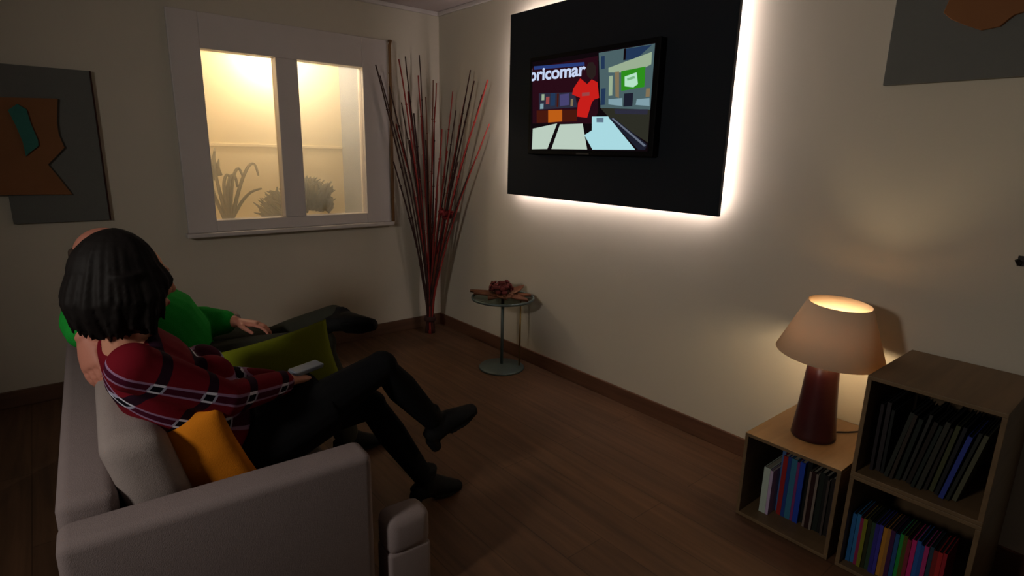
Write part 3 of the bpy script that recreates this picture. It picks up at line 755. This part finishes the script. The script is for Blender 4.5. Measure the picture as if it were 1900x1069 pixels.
# ------------------------------------------------------------------ sofa
SO = V((-0.078, 1.45, 0)); A3 = RAD(-3.0)
ST = Matrix.Translation(SO) @ Matrix.Rotation(A3, 4, 'Z')
sofa = thing('sofa', 'grey fabric two seat sofa with two people sitting on it', 'sofa', SO)
SLEN = 1.86
def sbox(name, a, b, bev, m='sofa', segs=5, shear=0.0, tw=None):
    bm = bmesh.new(); vs = box(bm, a, b)
    if shear:
        for v in vs: v.co.x -= shear * (v.co.z - a[2])
    bmesh.ops.bevel(bm, geom=list(bm.edges), offset=bev, segments=segs, profile=0.5, affect='EDGES', clamp_overlap=True)
    bmesh.ops.transform(bm, matrix=ST, verts=bm.verts)
    return finish(bm, name, M[m], sofa, True)
sbox('sofa_base', (0.02, 0.03, 0.06), (0.70, SLEN - 0.03, 0.285), 0.02)
sbox('arm', (0.0, 0.0, 0.055), (0.735, 0.118, 0.585), 0.026)
sbox('arm', (0.0, SLEN - 0.118, 0.055), (0.735, SLEN, 0.585), 0.026)
sbox('backrest', (0.0, 0.118, 0.058), (0.125, SLEN - 0.118, 0.625), 0.03)
mid_v = SLEN / 2
sbox('seat_cushion', (0.12, 0.121, 0.285), (0.72, mid_v - 0.003, 0.43), 0.04, 'sofa2')
sbox('seat_cushion', (0.12, mid_v + 0.003, 0.285), (0.72, SLEN - 0.121, 0.43), 0.04, 'sofa2')
for a, b in ((0.128, mid_v - 0.004), (mid_v + 0.004, SLEN - 0.128)):
    sbox('back_cushion', (0.165, a, 0.43), (0.315, b, 0.745), 0.055, 'sofa2', 6, 0.25)
fst = thing('footstool', 'small grey padded footstool in front of the near sofa arm', 'footstool', (0.75, 1.46, 0))
for nm, a, b, bv, mk in (('cushion_pad', (0.775, -0.005, 0.20), (0.925, 0.105, 0.335), 0.035, 'sofa'), ('base', (0.778, -0.002, 0.02), (0.922, 0.102, 0.215), 0.012, 'sofa')):
    bm = bmesh.new(); box(bm, a, b)
    bmesh.ops.bevel(bm, geom=list(bm.edges), offset=bv, segments=5, profile=0.5, affect='EDGES', clamp_overlap=True)
    bmesh.ops.transform(bm, matrix=ST, verts=bm.verts)
    finish(bm, nm, M[mk], fst, True)
for u, v in ((.79, .012), (.91, .012), (.79, .09), (.91, .09)):
    bm = bmesh.new(); lathe(bm, ST @ V((u, v, 0)), [(.009, 0), (.011, .022)], 14); finish(bm, 'foot', M['foot'], fst, True)
for u, v in ((0.06, 0.06), (0.66, 0.06), (0.06, SLEN - .06), (0.66, SLEN - .06)):
    bm = bmesh.new(); p = ST @ V((u, v, 0)); lathe(bm, p, [(.02, 0), (.024, .06)], 16); finish(bm, 'foot', M['foot'], sofa, True)

# cushions
def pmat(c, xdir, ydir):
    x = V(xdir).normalized(); z = x.cross(V(ydir)).normalized(); y_ = z.cross(x)
    return Matrix((( x.x, y_.x, z.x, c[0]), (x.y, y_.y, z.y, c[1]), (x.z, y_.z, z.z, c[2]), (0, 0, 0, 1)))
bm = bmesh.new(); pillow(bm, pmat((.235, 1.68, .58), (0.35, -0.05, -0.93), (-0.75, 0.45, -0.25)), .30, .30, .11)
bmesh.ops.remove_doubles(bm, verts=bm.verts, dist=1e-6)
o = finish(bm, 'cushion', M['orange'], None, True); rebase(o, (.262, 1.675, .45)); tag(o, 'orange cushion between the seated woman and near sofa arm', 'cushion')
bm = bmesh.new(); pillow(bm, pmat((.645, 2.16, .60), (0.97, -0.10, 0.18), (-0.2, 0.22, 0.95)), .42, .30, .10)
bmesh.ops.remove_doubles(bm, verts=bm.verts, dist=1e-6)
o = finish(bm, 'cushion', M['lime'], None, True); rebase(o, (.60, 2.17, .46)); tag(o, 'yellow-green cushion between the two seated people', 'cushion')

# ------------------------------------------------------------------ people
def hand(bm, wrist, d, nrm, side, curl=0.5, L=0.18, spread=0.10):
    """palm, four bent fingers of unequal length and a thumb leaving the palm's side"""
    w = V(wrist); d = V(d).normalized(); nrm = V(nrm); nrm = (nrm - d * nrm.dot(d)).normalized()
    s = d.cross(nrm) * side
    k = L / 0.18
    loft(bm, [(w - d * .02 * k, .023 * k, .018 * k), (w + d * .012 * k, .027 * k, .017 * k), (w + d * .05 * k, .038 * k, .015 * k), (w + d * .085 * k, .039 * k, .013 * k), (w + d * .096 * k, .036 * k, .010 * k)], 16, s)
    for off, ln, r in ((.029, .068, .0078), (.0095, .078, .0082), (-.0105, .072, .0078), (-.029, .056, .0068)):
        p = w + d * .088 * k + s * off * k
        ang = 0.12 + 0.25 * curl
        pts = [p - d * .015 * k, p]
        dd = (d + s * off * spread * 12).normalized()
        for seg in (.46, .31, .26):
            dv = (dd * math.cos(ang) + nrm * math.sin(ang)).normalized()
            p = p + dv * ln * seg * k; pts.append(p); ang += 0.75 * curl
        tube(bm, pts, [r * k, r * k, r * .97 * k, r * .9 * k, r * .75 * k], 10, balls=True)
    p = w + d * .022 * k + s * .025 * k
    t1 = (s * .75 + d * .65 + nrm * .2).normalized(); t2 = (s * .3 + d * .9 + nrm * .35).normalized()
    tube(bm, [p - s * .012 * k, p + t1 * .032 * k, p + t1 * .032 * k + t2 * .03 * k, p + t1 * .032 * k + t2 * .054 * k], [.013 * k, .0105 * k, .0095 * k, .0075 * k], 10, balls=True)

def head(bm, c, f, up=(0, 0, 1), k=1.0):
    f = V(f).normalized(); u = V(up); u = (u - f * u.dot(f)).normalized(); s = u.cross(f)
    R = Matrix((f, s, u)).transposed()
    c = V(c)
    P = lambda a, b, z: c + (f * a + s * b + u * z) * k
    def el(a, b, z, r): ball(bm, P(a, b, z), tuple(q * k for q in r), 20, 14, R)
    el(-.012, 0, .025, (.098, .077, .092))          # skull
    el(.022, 0, -.02, (.070, .066, .088))           # face
    el(.035, 0, -.075, (.045, .046, .035))          # jaw
    el(.066, 0, -.092, (.018, .022, .016))          # chin
    el(.078, 0, .030, (.016, .048, .012))           # brow
    for q in (-1, 1):
        el(.066, q * .040, -.022, (.022, .022, .020))     # cheeks
        el(-.005, q * .078, -.005, (.022, .010, .032))    # ears
        el(.083, q * .012, -.036, (.010, .009, .008))     # nostrils
    tube(bm, [P(.082, 0, .020), P(.096, 0, -.008), P(.107, 0, -.032)], [.009 * k, .011 * k, .012 * k], 10, True)
    el(.084, 0, -.062, (.011, .024, .006)); el(.081, 0, -.071, (.011, .021, .007))   # lips
    return P, R

def eyes(P, R, k, root):
    for q in (-1, 1):
        bm = bmesh.new(); ball(bm, P(.078, q * .031, .010), .0125 * k, 12, 8); finish(bm, 'eye', M['eye'], root, True)

def limb(bm, pts, rs, n=16): tube(bm, pts, rs, n, True)

# ---- the woman (near)
def shoe_mesh(ank, d, up, L=0.245, heel=0.035, shaft=0.06):
    """ankle boot: sole, toe box, heel block and short shaft"""
    bm = bmesh.new()
    d = V(d).normalized(); up = V(up); up = (up - d * up.dot(d)).normalized(); s = up.cross(d); a = V(ank)
    B = a - up * .075
    loft(bm, [(B - d * .06 + up * .03, .028, .030), (B - d * .03 + up * .035, .036, .042), (B + d * .04 + up * .042, .040, .050), (B + d * .10 + up * .022, .044, .034), (B + d * .15 + up * .010, .040, .021), (B + d * (L - .07) + up * .006, .024, .015)], 18, s)
    loft(bm, [(a - up * .055, .040, .045), (a, .038, .042), (a + up * shaft, .042, .046)], 18, s)
    loft(bm, [(B - d * .045 + up * .02, .030, .028), (B - d * .045 - up * heel, .024, .022)], 14, s)
    loft(bm, [(B + d * .03 - up * .004, .034, .006), (B + d * .10 - up * .012, .042, .006), (B + d * (L - .075) - up * .010, .026, .006)], 14, s)
    return remesh(bm, 0.006, 3)

WR = V((.36, 1.83, 0.43))
wneck = V((.118, 1.765, .945)); whead = V((.155, 1.797, 1.090)); wface = V((.95, .28, -.05))
wsr, wsl = V((.128, 1.655, .897)), V((.155, 1.93, .885))
wer, wel = V((.335, 1.655, .755)), V((.36, 2.00, .69))
whr, whl = V((.545, 1.785, .715)), V((.55, 1.93, .665))
hipr, hipl = V((.40, 1.745, .53)), V((.40, 1.91, .52))
kr, kl = V((.865, 1.765, .695)), V((.87, 1.875, .505))
ar, al = V((1.095, 1.785, .405)), V((1.10, 1.865, .105))
def torso(bm, g=0.0):
    loft(bm, [(V((.43, 1.83, .50)), .165 + g, .10 + g), (V((.37, 1.83, .535)), .175 + g, .115 + g), (V((.295, 1.815, .63)), .142 + g, .105 + g), (V((.225, 1.805, .74)), .150 + g, .112 + g), (V((.165, 1.795, .855)), .158 + g, .095 + g), (V((.138, 1.79, .912)), .135 + g, .068 + g), (V((.126, 1.78, .940)), .075 + g, .055 + g)], 24)
    ball(bm, wsr, .052 + g); ball(bm, wsl, .052 + g)
    for q in (-.055, .06): ball(bm, V((.315, 1.80 + q, .79)), (.055 + g, .055 + g, .06 + g))
bm = bmesh.new()
torso(bm)
tube(bm, [(.13, 1.78, .91), (.125, 1.775, .97), whead - V((.01, 0, .05))], [.058, .050, .052], 16, True)
P, R = head(bm, whead, wface, (-.05, 0, 1))
for s_, e_, h_ in ((wsr, wer, whr), (wsl, wel, whl)):
    limb(bm, [s_, s_.lerp(e_, .5), e_, e_.lerp(h_, .4), h_], [.047, .042, .037, .034, .024])
hand(bm, whr, (.75, .55, -.25), (-.1, -.1, -1), 1, .55, .172)
hand(bm, whl, (.8, -.45, .0), (0, 0, -1), -1, .5, .172)
for h_, k_, a_ in ((hipr, kr, ar), (hipl, kl, al)):
    limb(bm, [h_, h_.lerp(k_, .5), k_, k_.lerp(a_, .35), a_], [.085, .072, .052, .050, .034])
for a_, d_ in ((ar, (.85, -.05, .42)), (al, (1, 0, -.02))):
    d_ = V(d_).normalized(); u_ = V((0, 0, 1)) if a_ is al else V((-.5, .05, .85)); u_ = (u_ - d_ * u_.dot(d_)).normalized()
    limb(bm, [a_, a_ - u_ * .035 + d_ * .01, a_ + d_ * .06 - u_ * .05, a_ + d_ * .12 - u_ * .062], [.030, .028, .024, .014])
me = remesh(bm, 0.005, 3)
woman = link(me, 'person', M['skin'], None, True); rebase(woman, WR)
tag(woman, 'seated woman with dark bob in red plaid dress with its shaded lap painted black, leggings, legs crossed', 'person')
eyes(P, R, 1.0, woman)
bm = bmesh.new(); ball(bm, P(.0865, 0, -.0665), (.010, .021, .010), 14, 10, R); finish(bm, 'lips', M['lips'], woman, True)
# plaid dress with long sleeves; its shaded lap is a separate black mesh
bm = bmesh.new()
torso(bm, .013)
for s_, e_, h_ in ((wsr, wer, whr), (wsl, wel, whl)):
    hh = e_.lerp(h_, .88); limb(bm, [s_, s_.lerp(e_, .5), e_, e_.lerp(h_, .45), hh], [.064, .058, .052, .047, .040])
me = remesh(bm, 0.007, 3)
# neckline: open the collar around the neck
bm = bmesh.new(); bm.from_mesh(me); bpy.data.meshes.remove(me)
kill = [v for v in bm.verts if (v.co - V((.124, 1.778, .968))).length < .066]
bmesh.ops.delete(bm, geom=kill, context='VERTS')
me = bpy.data.meshes.new('dress'); bm.to_mesh(me); bm.free()
link(me, 'dress_upper', M['plaid'], woman, True)
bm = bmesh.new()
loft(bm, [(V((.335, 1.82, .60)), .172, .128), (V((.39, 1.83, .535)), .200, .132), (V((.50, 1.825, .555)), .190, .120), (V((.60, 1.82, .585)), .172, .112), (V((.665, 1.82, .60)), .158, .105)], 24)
link(remesh(bm, 0.007, 3), 'dress_lap_shade', M['black_leg_lap_shade'], woman, True)  # lap of the plaid dress, its shade painted as plain black
bm = bmesh.new()
for h_, k_, a_ in ((hipr, kr, ar), (hipl, kl, al)):
    st = h_.lerp(k_, .3)
    limb(bm, [st, h_.lerp(k_, .6), k_, k_.lerp(a_, .35), a_.lerp(k_, .05)], [.086, .076, .060, .058, .042])
link(remesh(bm, 0.006, 3), 'leggings', M['black_leg_lap_shade'], woman, True)
link(shoe_mesh(ar, (.88, -.06, .45), (-.5, .05, .85)), 'ankle_boot', M['shoe'], woman, True)
link(shoe_mesh(al, (1, -.02, -.06), (0, 0, 1)), 'ankle_boot', M['shoe'], woman, True)
# bob haircut: base volume with many locks
bm = bmesh.new()
f = V((wface.x, wface.y, 0)).normalized(); sd = V((0, 0, 1)).cross(f)
hc = whead + V((-.018, -.004, .012))
RH = Matrix((f, sd, V((0, 0, 1)))).transposed()
ball(bm, hc + V((-.012, 0, .020)), (.104, .092, .104), 24, 16, RH)
rh = random.Random(11)
for i in range(420):
    a = rh.uniform(-math.pi, math.pi)
    if abs(a) < 0.85: continue
    fringe = abs(a) < 1.1
    flare = rh.uniform(.93, 1.05)
    zend = -.05 if fringe else rh.uniform(-.145, -.108)
    wob = rh.uniform(-.16, .16)
    pts = []
    for q in range(13):
        t = q / 12
        th = min(1.0, t / .5) * 1.35
        ang = a + wob * t
        rr = math.sin(th) * .86
        zz = .108 * math.cos(th) + .018
        if t > .5:
            u = (t - .5) / .5
            z0_ = .108 * math.cos(1.35) + .018
            zz = z0_ + (zend - z0_) * u
            rr = .839 + .30 * math.sin(min(1, u * 1.25) * math.pi / 2) - .34 * max(0, u - .55) / .45 * (1 if i % 9 else .3)
        ex, ey = .106 * flare, .104 * flare
        if abs(a) > 1.7: ex *= 1.08
        pts.append(hc + f * (ex * rr * math.cos(ang)) + sd * (ey * rr * math.sin(ang)) + V((0, 0, zz)))
    rr = rh.uniform(.0065, .0105)
    tube(bm, pts, [rr] * 10 + [rr * .9, rr * .7, rr * .3], 6)
loft(bm, [(hc + V((-.02, 0, .03)), .092, .092), (hc + V((-.028, 0, -.04)), .094, .084), (hc + V((-.034, 0, -.08)), .085, .068), (hc + V((-.032, 0, -.10)), .07, .055)], 24, sd)
for q in (-1, 1): loft(bm, [(hc + sd * q * .082 - f * .012 + V((0, 0, .03)), .03, .05), (hc + sd * q * .085 - f * .012 + V((0, 0, -.04)), .024, .05), (hc + sd * q * .08 - f * .012 + V((0, 0, -.10)), .018, .036)], 14, sd)
link(remesh(bm, 0.0045, 1), 'hair', M['hair'], woman, True)

# remote in her hand
bm = bmesh.new()
RM = pmat((.625, 1.842, .722), (.8, .5, -.1), (-.5, .8, .25))
box(bm, (-.07, -.02, -.008), (.07, .02, .008), RM)
o = finish(bm, 'remote_control', M['remote'], None, False, .004); rebase(o, (.625, 1.842, .715)); tag(o, 'small grey-blue remote control held in the woman\'s hand', 'remote')

# ---- the man (far)
MRT = V((.40, 2.72, .43))
mhead = V((.178, 2.67, 1.015)); mface = V((.97, .1, .02))
msr, msl = V((.19, 2.50, .885)), V((.215, 2.87, .885))
mer, mel = V((.080, 2.34, .89)), V((.41, 2.85, .665))
mhr, mhl = V((.050, 2.145, .865)), V((.60, 2.68, .685))
mhipr, mhipl = V((.42, 2.60, .525)), V((.42, 2.80, .53))
mkr, mkl = V((.92, 2.50, .565)), V((.84, 2.93, .48))
mar, mal = V((1.00, 2.44, .10)), V((.985, 2.47, .695))
def mtorso(bm, g=0.0):
    loft(bm, [(V((.45, 2.70, .50)), .175 + g, .11 + g), (V((.39, 2.70, .54)), .185 + g, .125 + g), (V((.355, 2.695, .63)), .178 + g, .150 + g), (V((.30, 2.69, .74)), .185 + g, .150 + g), (V((.225, 2.685, .835)), .192 + g, .112 + g), (V((.20, 2.68, .90)), .150 + g, .075 + g), (V((.20, 2.68, .925)), .075 + g, .06 + g)], 24)
    ball(bm, msr, .062 + g); ball(bm, msl, .062 + g)
bm = bmesh.new()
mtorso(bm)
tube(bm, [(.20, 2.68, .91), (.192, 2.675, .955), mhead - V((.0, 0, .05))], [.066, .060, .062], 16, True)
P, R = head(bm, mhead, mface, (0, 0, 1), 1.05)
for s_, e_, h_ in ((msr, mer, mhr), (msl, mel, mhl)):
    limb(bm, [s_, s_.lerp(e_, .5), e_, e_.lerp(h_, .4), h_], [.056, .050, .044, .040, .028])
hand(bm, mhr, (.05, -.50, -.86), (.8, .5, -.3), 1, .35, .20)
hand(bm, mhl, (.85, -.45, -.15), (-.15, 0, -1), -1, .45, .19)
for h_, k_, a_ in ((mhipr, mkr, mar), (mhipl, mkl, mal)):
    limb(bm, [h_, h_.lerp(k_, .5), k_, k_.lerp(a_, .35), a_], [.09, .078, .058, .052, .030])
me = remesh(bm, 0.005, 3)
man = link(me, 'person', M['skin2'], None, True); rebase(man, MRT)
tag(man, 'seated man in green sweater and dark trousers, partly hidden behind the woman', 'person')
eyes(P, R, 1.05, man)
bm = bmesh.new()
for i in range(420):
    a = rh.uniform(.9, 2 * math.pi - .9); zz = rh.uniform(-.06, .015)
    d = V((mface.x * math.cos(a) - mface.y * math.sin(a), mface.y * math.cos(a) + mface.x * math.sin(a), 0))
    w = math.sqrt(max(.05, 1 - (zz / .098) ** 2))
    c = mhead + V((-.014, 0, .024)) + V((d.x * .103 * w, d.y * .083 * w, zz))
    ball(bm, c, .014, 7, 5)
link(remesh(bm, .005, 2), 'hair', M['greyhair'], man, True)
bm = bmesh.new()
mtorso(bm, .014)
for s_, e_, h_ in ((msr, mer, mhr), (msl, mel, mhl)):
    hh = e_.lerp(h_, .82); limb(bm, [s_, s_.lerp(e_, .5), e_, e_.lerp(h_, .45), hh], [.080, .080, .082, .076, .056])
me = remesh(bm, .007, 3)
bm = bmesh.new(); bm.from_mesh(me); bpy.data.meshes.remove(me)
bmesh.ops.delete(bm, geom=[v for v in bm.verts if (v.co - V((.204, 2.675, .965))).length < .072], context='VERTS')
me = bpy.data.meshes.new('sweater'); bm.to_mesh(me); bm.free()
link(me, 'sweater', M['green'], man, True)
bm = bmesh.new()
loft(bm, [(V((.33, 2.70, .60)), .190, .148), (V((.39, 2.70, .53)), .205, .142), (V((.47, 2.70, .51)), .20, .125)], 24)
for h_, k_, a_ in ((mhipr, mkr, mar), (mhipl, mkl, mal)):
    limb(bm, [h_, h_.lerp(k_, .5), k_, k_.lerp(a_, .35), a_.lerp(k_, .02)], [.108, .096, .075, .072, .058])
link(remesh(bm, .007, 3), 'trousers', M['trousers'], man, True)
link(shoe_mesh(mar, (1, -.05, 0), (0, 0, 1), .28, .02, .03), 'shoe', M['shoe'], man, True)
link(shoe_mesh(mal + V((.012, -.03, .004)), (.66, -.60, .12), (.5, .5, .4), .255, .012, .03), 'shoe', M['shoe'], man, True)

# ------------------------------------------------------------------ lights
def point(name, loc, e, col, r):
    l = bpy.data.lights.new(name, 'POINT'); l.energy = e; l.color = col; l.shadow_soft_size = r
    o = bpy.data.objects.new(name, l); o.location = loc; COL.objects.link(o)
point('niche_light', (1.42, NY - 0.17, 2.15), 19.0, (1.0, 0.89, 0.70), 0.03)
def area(name, loc, tgt, e, col, size):
    l = bpy.data.lights.new(name, 'AREA'); l.energy = e; l.color = col; l.size = size
    o = bpy.data.objects.new(name, l); o.location = loc
    o.rotation_euler = (V(tgt) - V(loc)).to_track_quat('-Z', 'Y').to_euler(); COL.objects.link(o)
l = bpy.data.lights.new('room_spot_light', 'SPOT'); l.energy = 92; l.color = (1.0, 0.925, 0.83); l.shadow_soft_size = 0.18; l.spot_size = RAD(120); l.spot_blend = 1.0
o = bpy.data.objects.new('room_spot_light', l); o.location = (-1.7, 1.0, 1.95); COL.objects.link(o)
o.rotation_euler = (V((2.5, 1.95, 1.25)) - o.location).to_track_quat('-Z', 'Y').to_euler()
w = bpy.data.worlds.new('dim_room'); SC.world = w; w.use_nodes = True
bg = w.node_tree.nodes['Background']
bg.inputs[0].default_value = (1.0, 0.88, 0.74, 1); bg.inputs[1].default_value = 0.03

# ------------------------------------------------------------------ camera
t, yw, rl_ = RAD(13.338), RAD(39.646), RAD(1.327)
F = V((math.sin(yw) * math.cos(t), math.cos(yw) * math.cos(t), -math.sin(t)))
rt = V((math.cos(yw), -math.sin(yw), 0)); upv = rt.cross(F)
Rv = rt * math.cos(rl_) + upv * math.sin(rl_); Uv = -rt * math.sin(rl_) + upv * math.cos(rl_)
cd = bpy.data.cameras.new('camera'); cd.sensor_width = 36.0; cd.lens = 1054.85 / 1900 * 36.0; cd.clip_start = 0.05
cam = bpy.data.objects.new('camera', cd); COL.objects.link(cam)
cam.matrix_world = Matrix(((Rv.x, Uv.x, -F.x, 0), (Rv.y, Uv.y, -F.y, 0), (Rv.z, Uv.z, -F.z, CAM_H), (0, 0, 0, 1)))
SC.camera = cam
SC.view_settings.view_transform = 'Standard'
SC.view_settings.look = 'None'
SC.view_settings.gamma = 1.0
SC.view_settings.exposure = 0.0
SC.view_settings.use_curve_mapping = False
